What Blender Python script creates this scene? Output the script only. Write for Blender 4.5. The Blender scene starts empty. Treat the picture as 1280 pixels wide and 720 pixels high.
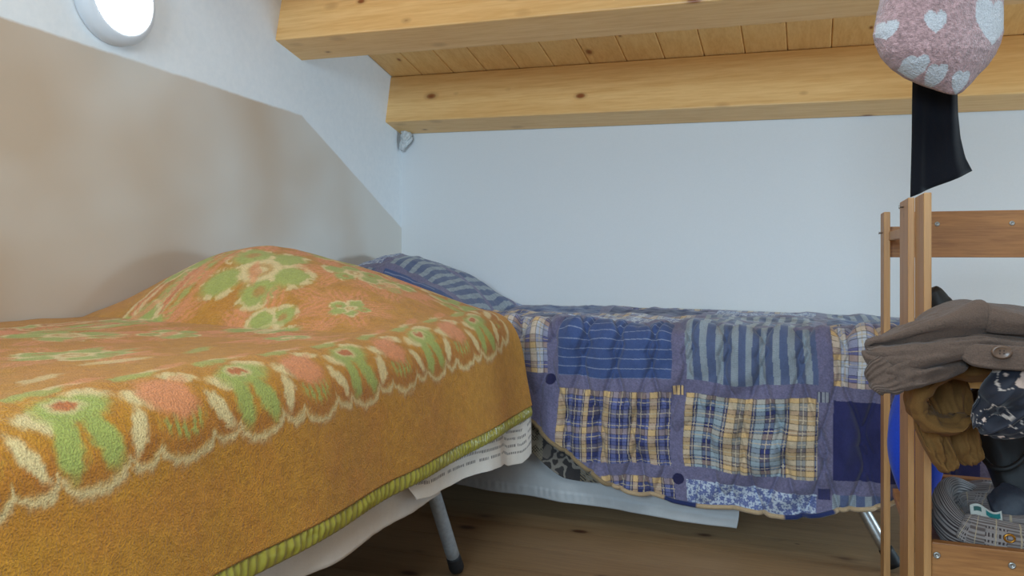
import bpy, bmesh, math, random
import numpy as np
from mathutils import Vector
random.seed(7)
scene = bpy.context.scene
C = scene.collection

# ------------------------------------------------------------------ camera
CAM_H = 0.72
YAW = math.radians(20.56)
SN, CS = math.sin(YAW), math.cos(YAW)
cam_d = bpy.data.cameras.new('camera')
cam_d.sensor_width = 36.0
cam_d.lens = 1000.0 / 1280.0 * 36.0
cam_d.shift_y = -42.0 / 1280.0
cam_d.clip_start = 0.02
cam = bpy.data.objects.new('camera', cam_d)
C.objects.link(cam)
cam.location = (0, 0, CAM_H)
cam.rotation_euler = (math.pi / 2, 0, YAW)
scene.camera = cam

# ------------------------------------------------------------------ light
world = bpy.data.worlds.new('world')
scene.world = world
world.use_nodes = True
bg = world.node_tree.nodes['Background']
bg.inputs[0].default_value = (0.60, 0.81, 1.0, 1)
bg.inputs[1].default_value = 0.40


def area_light(name, loc, target, size, size_y, power, color):
    ld = bpy.data.lights.new(name, 'AREA')
    ld.shape = 'RECTANGLE'
    ld.size, ld.size_y, ld.energy, ld.color = size, size_y, power, color
    o = bpy.data.objects.new(name, ld)
    C.objects.link(o)
    o.location = loc
    d = Vector(target) - Vector(loc)
    o.rotation_euler = d.to_track_quat('-Z', 'Y').to_euler()
    return o


# daylight through the low window in the right-hand gable
area_light('window_daylight', (2.85, 2.1, 0.86), (-1.4, 1.75, 0.74), 0.6, 0.4, 48, (0.55, 0.80, 1.0))
# daylight from the gable window behind the camera
area_light('gable_daylight', (-0.35, -1.7, 1.35), (0.2, 2.8, 0.95), 1.1, 0.7, 62, (0.60, 0.82, 1.0))
# added fill light below the closed ceiling, brightening the blanket top
area_light('roof_fill', (0.05, 0.42, 1.84), (0.0, 0.62, 0.0), 0.9, 0.75, 20, (0.66, 0.85, 1.0))

vs = scene.view_settings
vs.view_transform = 'Standard'
vs.look = 'None'
vs.gamma = 1.0
vs.use_curve_mapping = False
vs.exposure = 0.0

# ------------------------------------------------------------------ maths
def dirpx(px, py):
    a = (px - 640) / 1000.0
    b = (318 - py) / 1000.0
    return (a * CS - SN, a * SN + CS, b)


def P(px, py, Y):
    """point at room depth Y on the sight line of a photo measurement"""
    d = dirpx(px, py)
    t = Y / d[1]
    return np.array([d[0] * t, Y, CAM_H + d[2] * t])


def lin(c):
    c = np.asarray(c, float) / 255.0
    return np.where(c <= 0.04045, c / 12.92, ((c + 0.055) / 1.055) ** 2.4)


def col4(c):
    l = lin(c)
    return (float(l[0]), float(l[1]), float(l[2]), 1.0)


def sstep(a, b, x):
    t = np.clip((x - a) / (b - a), 0, 1)
    return t * t * (3 - 2 * t)


def vnoise(x, y, seed=0):
    r = np.random.RandomState(seed)
    N = 256
    tab = r.rand(N, N)
    xi = np.floor(x).astype(int)
    yi = np.floor(y).astype(int)
    fx = x - xi
    fy = y - yi
    fx = fx * fx * (3 - 2 * fx)
    fy = fy * fy * (3 - 2 * fy)
    g = lambda i, j: tab[i % N, j % N]
    return (g(xi, yi) * (1 - fx) + g(xi + 1, yi) * fx) * (1 - fy) + (g(xi, yi + 1) * (1 - fx) + g(xi + 1, yi + 1) * fx) * fy


def fbm(x, y, seed=0, octv=3):
    s, a, t = 0, 0.5, 0
    for k in range(octv):
        s = s + a * vnoise(x * 2 ** k, y * 2 ** k, seed + 13 * k)
        t += a
        a *= 0.5
    return s / t - 0.5


def catmull(pts, n):
    pts = np.asarray(pts, float)
    m = len(pts)
    ext = np.vstack([2 * pts[0] - pts[1], pts, 2 * pts[-1] - pts[-2]])
    ts = np.linspace(0, m - 1, n)
    out = []
    for t in ts:
        i = min(int(t), m - 2)
        f = t - i
        p0, p1, p2, p3 = ext[i], ext[i + 1], ext[i + 2], ext[i + 3]
        out.append(0.5 * ((2 * p1) + (-p0 + p2) * f + (2 * p0 - 5 * p1 + 4 * p2 - p3) * f * f + (-p0 + 3 * p1 - 3 * p2 + p3) * f ** 3))
    return np.array(out)


# ------------------------------------------------------------------ objects
ORG = {}


def empty(name, loc, label, cat, group=None):
    o = bpy.data.objects.new(name, None)
    C.objects.link(o)
    o.location = loc
    o.empty_display_size = 0.05
    ORG[o.name] = np.array(loc, float)
    tag(o, label, cat, group)
    return o


def tag(o, label=None, cat=None, group=None, kind=None):
    if label: o['label'] = label
    if cat: o['category'] = cat
    if group: o['group'] = group
    if kind: o['kind'] = kind
    return o


def obj(name, V, F, mat, parent=None, cols=None, smooth=True):
    V = np.asarray(V, float).reshape(-1, 3)
    if parent is None:
        base = np.array([(V[:, 0].min() + V[:, 0].max()) / 2, (V[:, 1].min() + V[:, 1].max()) / 2, V[:, 2].min()])
        loc = base
    else:
        base = ORG[parent.name]
        loc = np.zeros(3)
    me = bpy.data.meshes.new(name)
    L = V - base
    F = [tuple(int(i) for i in f) for f in F]
    me.from_pydata([tuple(p) for p in L], [], F)
    me.update()
    if cols is not None:
        at = me.color_attributes.new('Col', 'FLOAT_COLOR', 'POINT')
        cc = np.ones((len(V), 4), np.float32)
        cc[:, :3] = np.asarray(cols).reshape(-1, 3)
        at.data.foreach_set('color', cc.ravel())
    if smooth:
        me.polygons.foreach_set('use_smooth', [True] * len(me.polygons))
    me.materials.append(mat)
    o = bpy.data.objects.new(name, me)
    C.objects.link(o)
    o.location = loc
    if parent is not None:
        o.parent = parent
    ORG[o.name] = base
    return o


def grid_faces(n, m, off=0, wrap=False):
    i = np.arange(n - 1)[:, None]
    j = np.arange(m if wrap else m - 1)[None, :]
    j2 = (j + 1) % m
    f = np.stack([i * m + j + 0 * j2, i * m + j2, (i + 1) * m + j2, (i + 1) * m + j], -1).reshape(-1, 4) + off
    return f


def grid(name, G, mat, parent=None, cols=None, thick=0.0, flip=False):
    n, m = G.shape[:2]
    F = grid_faces(n, m)
    if flip: F = F[:, ::-1]
    o = obj(name, G.reshape(-1, 3), F, mat, parent, cols)
    if thick:
        md = o.modifiers.new('thickness', 'SOLIDIFY')
        md.thickness = thick
        md.offset = -1
    return o


def join(parts):
    V, F, off = [], [], 0
    for v, f in parts:
        v = np.asarray(v, float).reshape(-1, 3)
        V.append(v)
        F += [tuple(int(i) + off for i in q) for q in f]
        off += len(v)
    return np.vstack(V), F


def box_vf(lo, hi, bev=0.002, xf=None, seg=2):
    bm = bmesh.new()
    bmesh.ops.create_cube(bm, size=1)
    lo = np.array(lo, float); hi = np.array(hi, float)
    for v in bm.verts:
        v.co = Vector(((lo + hi) / 2 + np.array(v.co) * (hi - lo)).tolist())
    if bev:
        bmesh.ops.bevel(bm, geom=list(bm.edges), offset=bev, segments=seg, affect='EDGES', profile=0.5)
    bm.verts.index_update()
    V = np.array([tuple(v.co) for v in bm.verts])
    F = [tuple(v.index for v in f.verts) for f in bm.faces]
    bm.free()
    if xf is not None: V = xf(V)
    return V, F


def box(name, lo, hi, mat, parent=None, bev=0.002, xf=None, smooth=False):
    V, F = box_vf(lo, hi, bev, xf)
    return obj(name, V, F, mat, parent, smooth=smooth)


def loft_vf(R, cap=True):
    n, m = R.shape[:2]
    F = [tuple(f) for f in grid_faces(n, m, 0, True)]
    V = R.reshape(-1, 3)
    if cap:
        F.append(tuple(range(m))[::-1])
        F.append(tuple((n - 1) * m + k for k in range(m)))
    return V, F


def frames(path):
    T = np.gradient(path, axis=0)
    T /= np.linalg.norm(T, axis=1)[:, None] + 1e-9
    return T


def tube_vf(path, rad, m=16, up=(0, 0, 1)):
    path = np.asarray(path, float)
    T = frames(path)
    up = np.asarray(up, float)
    rad = np.broadcast_to(rad, (len(path),))
    ph = np.linspace(0, 2 * np.pi, m, endpoint=False)
    R = []
    for p, t, r in zip(path, T, rad):
        u = up if abs(np.dot(up, t)) < 0.95 else np.array([1.0, 0.2, 0])
        a = np.cross(t, u); a /= np.linalg.norm(a)
        b = np.cross(a, t)
        R.append(p + r * (np.cos(ph)[:, None] * a + np.sin(ph)[:, None] * b))
    return loft_vf(np.array(R))


def cloth_roll(path, wdir, w, th, n=70, m=40, pw=3.0, wr=0.004, wf=18, seed=1, ortho=True):
    """flattened folded-cloth loft along a path; returns rings (n,m,3) and params"""
    path = catmull(path, n)
    wd = catmull(wdir, n)
    T = frames(path)
    w = np.interp(np.linspace(0, 1, n), np.linspace(0, 1, len(w)), w)
    th = np.interp(np.linspace(0, 1, n), np.linspace(0, 1, len(th)), th)
    endt = np.linspace(0, 1, n)
    rnd = np.minimum(1, np.minimum(endt, 1 - endt) * 16) ** 0.5
    ph = np.linspace(0, 2 * np.pi, m, endpoint=False)
    c, s = np.cos(ph), np.sin(ph)
    ce = np.sign(c) * np.abs(c) ** (2 / pw)
    se = np.sign(s) * np.abs(s) ** (2 / pw)
    R = np.zeros((n, m, 3))
    for i in range(n):
        W = wd[i] - (T[i] * np.dot(wd[i], T[i]) if ortho else 0)
        W /= np.linalg.norm(W)
        N = np.cross(T[i], W)
        N /= np.linalg.norm(N)
        k = 0.35 + 0.65 * rnd[i]
        R[i] = path[i] + (ce * w[i])[:, None] * W * (0.8 + 0.2 * rnd[i]) + (se * th[i] * k)[:, None] * N
        q = fbm(ce * 2.2 + seed * 3.1, np.full(m, endt[i] * wf) + 0.8 * ce, seed, 2)
        q2 = fbm(ce * 5 + seed, np.full(m, endt[i] * 3.0), seed + 5, 2)
        R[i] += ((q + q2) * wr * (0.4 + 0.6 * np.abs(se)))[:, None] * np.sign(se)[:, None] * N
    return R


# ------------------------------------------------------------------ materials
def newmat(name):
    m = bpy.data.materials.new(name)
    m.use_nodes = True
    nt = m.node_tree
    return m, nt, nt.nodes['Principled BSDF']


def nd(nt, typ, **kw):
    n = nt.nodes.new(typ)
    for k, v in kw.items(): setattr(n, k, v)
    return n


def mapping(nt, scale, kind='Object'):
    tc = nd(nt, 'ShaderNodeTexCoord')
    mp = nd(nt, 'ShaderNodeMapping')
    mp.inputs['Scale'].default_value = scale
    nt.links.new(tc.outputs[kind], mp.inputs[0])
    return mp.outputs[0]


def noise(nt, vec, scale, detail=4, rough=0.55, dist=0.0):
    n = nd(nt, 'ShaderNodeTexNoise')
    n.inputs['Scale'].default_value = scale
    n.inputs['Detail'].default_value = detail
    n.inputs['Roughness'].default_value = rough
    n.inputs['Distortion'].default_value = dist
    nt.links.new(vec, n.inputs['Vector'])
    return n.outputs[0]


def ramp(nt, fac, stops):
    r = nd(nt, 'ShaderNodeValToRGB')
    e = r.color_ramp.elements
    e[0].position, e[0].color = stops[0]
    e[1].position, e[1].color = stops[-1]
    for p, c in stops[1:-1]:
        x = e.new(p); x.color = c
    nt.links.new(fac, r.inputs[0])
    return r.outputs[0]


def mix(nt, fac, a, b, mode='MIX'):
    n = nd(nt, 'ShaderNodeMix', data_type='RGBA', blend_type=mode)
    for s, v in ((0, fac), (6, a), (7, b)):
        if isinstance(v, (int, float)): n.inputs[s].default_value = v
        elif isinstance(v, tuple): n.inputs[s].default_value = v
        else: nt.links.new(v, n.inputs[s])
    return n.outputs[2]


def bump(nt, bsdf, h, strength=0.3, dist=0.002):
    b = nd(nt, 'ShaderNodeBump')
    b.inputs['Strength'].default_value = strength
    b.inputs['Distance'].default_value = dist
    nt.links.new(h, b.inputs['Height'])
    nt.links.new(b.outputs[0], bsdf.inputs['Normal'])


def plain(name, c, rough=0.6, metal=0.0, nscale=60, var=0.12, bs=0.15, bd=0.001, spec=0.4):
    m, nt, b = newmat(name)
    v = mapping(nt, (1, 1, 1))
    n = noise(nt, v, nscale, 5)
    cc = lin(c)
    lo = tuple(float(x) for x in cc * (1 - var)) + (1,)
    hi = tuple(float(x) for x in np.clip(cc * (1 + var), 0, 1)) + (1,)
    nt.links.new(ramp(nt, n, [(0.3, lo), (0.7, hi)]), b.inputs['Base Color'])
    b.inputs['Roughness'].default_value = rough
    b.inputs['Metallic'].default_value = metal
    b.inputs['Specular IOR Level'].default_value = spec
    if bs: bump(nt, b, n, bs, bd)
    return m


def wood(name, light, dark, axis='x', rough=0.5, knots=1.0, ring=1.0, scale=1.0, seams=None):
    m, nt, b = newmat(name)
    st = {'x': (0.06, 1, 1), 'y': (1, 0.06, 1), 'z': (1, 1, 0.06)}[axis]
    st = tuple(s * scale for s in st)
    v = mapping(nt, st)
    w0 = noise(nt, v, 9, 3, 0.5, 0.6)
    fine = noise(nt, v, 160, 3, 0.6, 0.2)
    # growth rings : bands over a smoothly warped coordinate
    ringm = nd(nt, 'ShaderNodeMath', operation='MULTIPLY'); ringm.inputs[1].default_value = 46.0 * ring
    nt.links.new(w0, ringm.inputs[0])
    sine = nd(nt, 'ShaderNodeMath', operation='SINE'); nt.links.new(ringm.outputs[0], sine.inputs[0])
    half = nd(nt, 'ShaderNodeMath', operation='MULTIPLY_ADD'); half.inputs[1].default_value = 0.5; half.inputs[2].default_value = 0.5
    nt.links.new(sine.outputs[0], half.inputs[0])
    c1 = ramp(nt, half.outputs[0], [(0.0, col4(light)), (0.7, col4(np.array(light) * 0.72 + np.array(dark) * 0.28)), (1.0, col4(np.array(light) * 0.5 + np.array(dark) * 0.5))])
    c2 = mix(nt, 0.42, c1, ramp(nt, fine, [(0.35, col4(dark)), (0.6, col4(light))]))
    big = noise(nt, mapping(nt, tuple(s * 1.0 for s in st)), 2.6, 2)
    c3 = mix(nt, 0.25, c2, ramp(nt, big, [(0.3, col4(np.array(dark) * 1.02)), (0.7, col4(np.minimum(255, np.array(light) * 1.04)))]))
    if knots:
        ks = {'x': (0.55, 1, 1), 'y': (1, 0.55, 1), 'z': (1, 1, 0.55)}[axis]
        kv = mapping(nt, tuple(k * scale for k in ks))
        vo = nd(nt, 'ShaderNodeTexVoronoi'); vo.inputs['Scale'].default_value = 12.0
        nt.links.new(kv, vo.inputs['Vector'])
        # knot radius varies per cell
        sep = nd(nt, 'ShaderNodeSeparateColor'); nt.links.new(vo.outputs['Color'], sep.inputs[0])
        rad = nd(nt, 'ShaderNodeMath', operation='MULTIPLY_ADD'); rad.inputs[1].default_value = 0.14 * knots; rad.inputs[2].default_value = 0.01
        nt.links.new(sep.outputs[0], rad.inputs[0])
        dv = nd(nt, 'ShaderNodeMath', operation='DIVIDE'); nt.links.new(vo.outputs['Distance'], dv.inputs[0]); nt.links.new(rad.outputs[0], dv.inputs[1])
        kn = ramp(nt, dv.outputs[0], [(0.30, (1, 1, 1, 1)), (0.50, (0.75, 0.75, 0.75, 1)), (0.62, (0.30, 0.30, 0.30, 1)), (1.1, (0, 0, 0, 1))])
        c3 = mix(nt, kn, c3, col4(np.array(dark) * np.array([0.66, 0.50, 0.42])))
    if seams:
        pass
    nt.links.new(c3, b.inputs['Base Color'])
    b.inputs['Roughness'].default_value = rough
    bump(nt, b, fine, 0.12, 0.0008)
    return m


def cloth(name, c=None, rough=0.9, weave=900, bs=0.35, bd=0.0012, sheen=0.25, var=0.10, spec=0.2, lump=60):
    """woven or knitted cloth; colour from the mesh's Col attribute unless given"""
    m, nt, b = newmat(name)
    v = mapping(nt, (1, 1, 1))
    n1 = noise(nt, v, weave, 2, 0.6)
    n2 = noise(nt, v, lump, 4, 0.6)
    if c is None:
        at = nd(nt, 'ShaderNodeAttribute', attribute_name='Col')
        src = at.outputs['Color']
    else:
        src = col4(c)
    k = ramp(nt, n1, [(0.3, (1 - var * 2.2,) * 3 + (1,)), (0.7, (1, 1, 1, 1))])
    k2 = ramp(nt, n2, [(0.3, (1 - var,) * 3 + (1,)), (0.7, (1, 1, 1, 1))])
    c1 = mix(nt, 1.0, src, k, 'MULTIPLY')
    nt.links.new(mix(nt, 1.0, c1, k2, 'MULTIPLY'), b.inputs['Base Color'])
    b.inputs['Roughness'].default_value = rough
    b.inputs['Specular IOR Level'].default_value = spec
    b.inputs['Sheen Weight'].default_value = sheen
    b.inputs['Sheen Roughness'].default_value = 0.5
    ad = nd(nt, 'ShaderNodeMath', operation='ADD')
    nt.links.new(n1, ad.inputs[0]); nt.links.new(n2, ad.inputs[1])
    bump(nt, b, ad.outputs[0], bs, bd)
    return m


M_wall = plain('white_plaster', (226, 227, 228), 0.85, nscale=220, var=0.012, bs=0.10, bd=0.0004, spec=0.2)
M_beam = wood('pine_beam', (252, 208, 142), (220, 162, 92), 'x', 0.42, 2.2, 0.7)
M_board = wood('pine_boards', (252, 208, 138), (224, 166, 96), 'y', 0.5, 1.8, 0.8)
M_floor = wood('pine_floor', (148, 118, 84), (110, 82, 54), 'x', 0.5, 2.4, 0.5)
M_postm = wood('pine_post', (186, 140, 88), (146, 98, 54), 'z', 0.5, 0.5, 0.8)
M_rail = wood('pine_rail', (182, 126, 70), (100, 56, 26), 'x', 0.5, 0.7, 0.42, 1.5)
M_steel = plain('zinc_steel', (170, 170, 168), 0.38, 0.9, 120, 0.1, 0.05)
M_greysteel = plain('grey_enamel', (156, 160, 164), 0.45, 0.3, 90, 0.15, 0.1)
M_rubber = plain('black_rubber', (28, 29, 32), 0.6, 0, 200, 0.2, 0.2)
M_white_en = plain('white_enamel', (216, 220, 226), 0.4, 0, 40, 0.02, 0.0)

# left wall : white with a lower beige painted field, edge drawn in wall coordinates
def wall_paint():
    m, nt, b = newmat('two_tone_plaster')
    geo = nd(nt, 'ShaderNodeNewGeometry')
    sp = nd(nt, 'ShaderNodeSeparateXYZ'); nt.links.new(geo.outputs['Position'], sp.inputs[0])
    v = mapping(nt, (1, 1, 1))
    wob = noise(nt, v, 5, 3)
    fw = noise(nt, v, 60, 3)
    def mth(op, a, bb, cc=None):
        n = nd(nt, 'ShaderNodeMath', operation=op)
        for i, x in enumerate((a, bb, cc)):
            if x is None: continue
            if isinstance(x, (int, float)): n.inputs[i].default_value = x
            else: nt.links.new(x, n.inputs[i])
        return n.outputs[0]
    y, z = sp.outputs[1], sp.outputs[2]
    e1 = mth('SUBTRACT', mth('MULTIPLY_ADD', y, -0.033, 1.231), z)            # border nearly level
    e2 = mth('SUBTRACT', mth('MULTIPLY_ADD', y, -0.5107, 2.254), z)           # sloping border
    e = mth('MINIMUM', e1, e2)
    e = mth('ADD', e, mth('MULTIPLY_ADD', wob, 0.012, -0.006))
    e = mth('ADD', e, mth('MULTIPLY_ADD', fw, 0.004, -0.002))
    f = ramp(nt, mth('MULTIPLY_ADD', e, 150.0, 0.5), [(0.0, (0, 0, 0, 1)), (1.0, (1, 1, 1, 1))])
    dirt_bounce = noise(nt, v, 2.2, 2, 0.45, 0.2)
    # near end tinted warmer and darker, bounced light put into the paint colour
    dirt_bounce = mth('ADD', dirt_bounce, mth('MULTIPLY_ADD', y, 0.20, -0.31))
    beige = ramp(nt, dirt_bounce, [(0.3, col4((190, 168, 146))), (0.75, col4((212, 206, 198)))])
    white = ramp(nt, fw, [(0.3, col4((224, 226, 228))), (0.7, col4((230, 231, 232)))])
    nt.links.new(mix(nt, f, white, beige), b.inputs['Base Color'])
    b.inputs['Roughness'].default_value = 0.85
    b.inputs['Specular IOR Level'].default_value = 0.2
    n3 = noise(nt, v, 140, 4)
    bump(nt, b, n3, 0.15, 0.001)
    return m

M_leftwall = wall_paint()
XW, YW = -1.515, 2.80       # left wall face, back wall face
XR = 2.6

# ------------------------------------------------------------------ room shell
def struct(o):
    o['kind'] = 'structure'
    return o

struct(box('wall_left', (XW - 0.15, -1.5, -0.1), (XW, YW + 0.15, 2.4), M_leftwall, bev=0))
struct(box('wall_back', (XW, YW, -0.1), (XR + 0.15, YW + 0.15, 1.9), M_wall, bev=0))
# right wall with a low window opening
parts = [box_vf((XR, -1.5, -0.1), (XR + 0.15, 1.65, 2.4), 0), box_vf((XR, 2.55, -0.1), (XR + 0.15, YW, 2.4), 0),
         box_vf((XR, 1.65, -0.1), (XR + 0.15, 2.55, 0.55), 0), box_vf((XR, 1.65, 1.2), (XR + 0.15, 2.55, 2.4), 0)]
V, F = join(parts)
struct(obj('wall_right', V, F, M_wall, smooth=False))
fr = [box_vf((XR + 0.05, 1.65, 0.55), (XR + 0.1, 1.70, 1.2), 0.003), box_vf((XR + 0.05, 2.5, 0.55), (XR + 0.1, 2.55, 1.2), 0.003),
      box_vf((XR + 0.05, 1.65, 0.55), (XR + 0.1, 2.55, 0.6), 0.003), box_vf((XR + 0.05, 1.65, 1.15), (XR + 0.1, 2.55, 1.2), 0.003)]
V, F = join(fr)
struct(obj('window_1', V, F, M_rail, smooth=False))

# floor boards
def floor():
    parts = []
    y = -1.5
    k = 0
    while y < YW:
        parts.append(box_vf((XW, y + 0.0005, -0.03), (XR, y + 0.1395, 0.0), 0))
        y += 0.14
    V, F = join(parts)
    return struct(obj('floor', V, F, M_floor, smooth=False))
floor()

# roof frame : pitched and a little out of level to the right, as the beams are
PITCH = 0.235
TILT = -0.0185
ap = math.atan(PITCH)
def roof_xf(y0, z0):
    """local (x along beam, d up-slope toward the room... , n up-normal) -> world, anchored at wall point (y0,z0)"""
    def f(V):
        V = np.asarray(V, float)
        x = V[:, 0]
        d = V[:, 1]
        n = V[:, 2]
        Y = y0 + d * math.cos(ap) + n * math.sin(ap)
        Z = z0 - d * math.sin(ap) + n * math.cos(ap) + TILT * (x - XW)
        return np.stack([x, Y, Z], 1)
    return f

beam_pts = [(2.672, 1.222), (2.008, 1.366), (1.345, 1.515)]
bw, bh = [0.128, 0.139, 0.139], [0.185, 0.20, 0.20]
BH = {}
for k, (y0, z0) in enumerate(beam_pts):
    o = box('trim_%d' % (k + 1), (XW - 0.05, 0, 0), (XR, bw[k], bh[k]), M_beam, None, 0.004, roof_xf(y0, z0))
    struct(o)
# ceiling boards running down the slope
def ceiling():
    parts = []
    xf = roof_xf(beam_pts[0][0], beam_pts[0][1])
    x = XW
    n0 = 0.187
    w = 0.131
    while x < XR:
        parts.append(box_vf((x + 0.0005, -4.4, n0), (min(x + w, XR) - 0.0005, 0.16, n0 + 0.02), 0.003, xf, 1))
        x += w
    parts.append(box_vf((XW, -4.4, n0 + 0.012), (XR, 0.16, n0 + 0.03), 0, xf))
    V, F = join(parts)
    return struct(obj('ceiling', V, F, M_board, smooth=False))
ceiling()

# ------------------------------------------------------------------ wall lamp
def lathe_x(prof, m=64):
    """prof: (offset from wall, radius) -> rings about the x axis"""
    ph = np.linspace(0, 2 * np.pi, m, endpoint=False)
    R = []
    for dx, r in prof:
        R.append(np.stack([np.full(m, dx), r * np.cos(ph), r * np.sin(ph)], 1))
    return loft_vf(np.array(R))

LY, LZ = 1.405, 1.310
lamp = empty('wall_lamp', (XW, LY, LZ), 'round white bulkhead lamp glowing on the left wall', 'lamp')
def atlamp(vf):
    return vf[0] + np.array([XW, LY, LZ]), vf[1]
V, F = atlamp(lathe_x([(0.0, 0.106), (0.003, 0.108), (0.018, 0.108), (0.028, 0.104), (0.035, 0.096), (0.039, 0.088), (0.039, 0.083), (0.036, 0.080), (0.028, 0.079)]))
obj('base_ring', V, F, M_white_en, lamp)
m, nt, b = newmat('lit_diffuser')
b.inputs['Base Color'].default_value = (0.9, 0.92, 0.95, 1)
b.inputs['Emission Color'].default_value = (0.88, 0.95, 1.0, 1)
b.inputs['Emission Strength'].default_value = 20.0
V, F = atlamp(lathe_x([(0.03, 0.0792), (0.039, 0.0792), (0.046, 0.074), (0.052, 0.060), (0.056, 0.038), (0.058, 0.015), (0.058, 0.002)]))
obj('diffuser', V, F, m, lamp)
ph = math.radians(160)
V, F = lathe_x([(0.02, 0.005), (0.034, 0.005), (0.0355, 0.003)], 14)
obj('screw', V + np.array([XW, LY + 0.098 * math.cos(ph), LZ + 0.098 * math.sin(ph)]), F, M_rubber, lamp)

# crumpled scrap where beam meets corner
def scrap():
    n, m = 60, 48
    t = np.linspace(0, 1, n)[:, None]
    ph = np.linspace(0, 2 * np.pi, m, endpoint=False)[None, :]
    cx, sy = np.cos(ph), np.sin(ph)
    r = (0.024 - 0.012 * t) * np.sin(np.pi * (0.12 + 0.82 * t)) ** 0.4
    r = r * (1 + 1.3 * fbm(2.3 * cx + 5 + 4 * t, 2.3 * sy + 5 * t + 7, 4, 3) + 0.7 * np.abs(fbm(6 * cx + 9, 6 * sy + 14 * t, 6, 2)))
    X = XW + 0.028 + 0.008 * np.sin(t * 5) + r * cx
    Y = YW - 0.026 - 0.004 * t + r * sy * 0.7
    Z = 1.200 - 0.075 * t + 0.012 * fbm(3 * cx + 2, 3 * sy + 2, 8, 2)
    V, F = loft_vf(np.stack([X, Y, Z], -1))
    o = obj('plaster_scrap', V, F, plain('torn_plaster', (206, 208, 208), 0.9, 0, 90, 0.25, 0.6, 0.004))
    tag(o, 'crumpled white filler scrap stuck in the corner under the rear beam', 'scrap')
scrap()

# ------------------------------------------------------------------ beds
def folding_bed(x0, x1, y0, y1, zf, legs, label, legmat, legr=0.0135, name='folding_bed'):
    root = empty(name, ((x0 + x1) / 2, (y0 + y1) / 2, 0), label, 'bed')
    c = 0.05
    pth = []
    for cx, cy, a0 in ((x1 - c, y1 - c, 0), (x0 + c, y1 - c, 90), (x0 + c, y0 + c, 180), (x1 - c, y0 + c, 270)):
        for a in range(0, 91, 15):
            r = math.radians(a0 + a)
            pth.append((cx + c * math.cos(r), cy + c * math.sin(r), zf))
    pth.append(pth[0])
    V, F = tube_vf(pth, 0.014)
    obj('frame', V, F, legmat, root)
    V, F = box_vf((x0 + 0.01, y0 + 0.01, zf + 0.012), (x1 - 0.01, y1 - 0.01, zf + 0.13), 0.03, None, 4)
    obj('mattress', V, F, M_ticking, root)
    for (a, bq) in legs:
        a = np.array(a, float); bq = np.array(bq, float)
        pp = np.array([a + (bq - a) * t for t in np.linspace(0, 0.97, 8)])
        V, F = tube_vf(pp, legr)
        l = obj('leg', V, F, legmat, root)
        d = (bq - a) / np.linalg.norm(bq - a)
        L = np.linalg.norm(bq - a)
        pp = np.array([a + d * s for s in np.linspace(L - 0.045, L - 0.001, 6)])
        V, F = tube_vf(pp, [0.0155, 0.0162, 0.0165, 0.017, 0.0175, 0.016])
        obj('rubber_foot', V, F, M_rubber, l)
    return root

M_ticking = cloth('mattress_ticking', (214, 212, 208), 0.9)
ZF = 0.37
folding_bed(-1.475, -0.735, -0.05, 1.84, ZF,
            [((-0.752, 1.44, ZF), (-0.748, 1.642, 0.012)), ((-1.44, 1.44, ZF), (-1.444, 1.642, 0.012)),
             ((-0.752, 0.35, ZF), (-0.748, 0.15, 0.012)), ((-1.44, 0.35, ZF), (-1.444, 0.15, 0.012))],
            'folding bed with grey tubular legs under the orange floral blanket, along the left wall', M_greysteel, 0.0152)
folding_bed(-1.47, 0.42, 2.055, 2.76, ZF,
            [((-0.03, 2.072, ZF), (0.178, 2.0, 0.012)), ((-0.03, 2.72, ZF), (0.178, 2.74, 0.012)),
             ((-1.02, 2.072, ZF), (-1.23, 2.0, 0.012)), ((-1.02, 2.72, ZF), (-1.23, 2.74, 0.012))],
            'folding bed with shiny steel legs under the blue patchwork quilt, along the back wall', M_steel)

# ---------------- blanket on the left bed
XE = -0.755                 # where the top turns down
def blanket_top(X, Y):
    z = 0.570 + 0.012 * sstep(-1.0, -1.5, X) - 0.010 * sstep(-0.95, -0.72, X) * sstep(1.3, 1.6, Y) - 0.004 * np.cos(Y * 5)
    dx = np.where(X < -1.25, (X + 1.25) / 0.30, (X + 1.25) / 0.54)
    dy = np.where(Y < 1.62, (Y - 1.62) / 0.30, (Y - 1.62) / 0.34)
    p = np.clip(1 - np.where(dx < 0, np.abs(dx) ** 1.8, np.abs(dx) ** 1.4), 0, 1) * np.clip(1 - np.abs(dy) ** 2.2, 0, 1) ** 1.1
    z = z + 0.158 * p
    z = z + 0.006 * fbm(X * 7 + 3, Y * 7 + 1, 3, 2) + 0.004 * fbm(X * 18 + 9, Y * 18, 8, 2)
    # falls over the far end
    z = z - 0.05 * np.clip((Y - 1.83) / 0.04, 0, 1) ** 2
    return z

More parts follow.
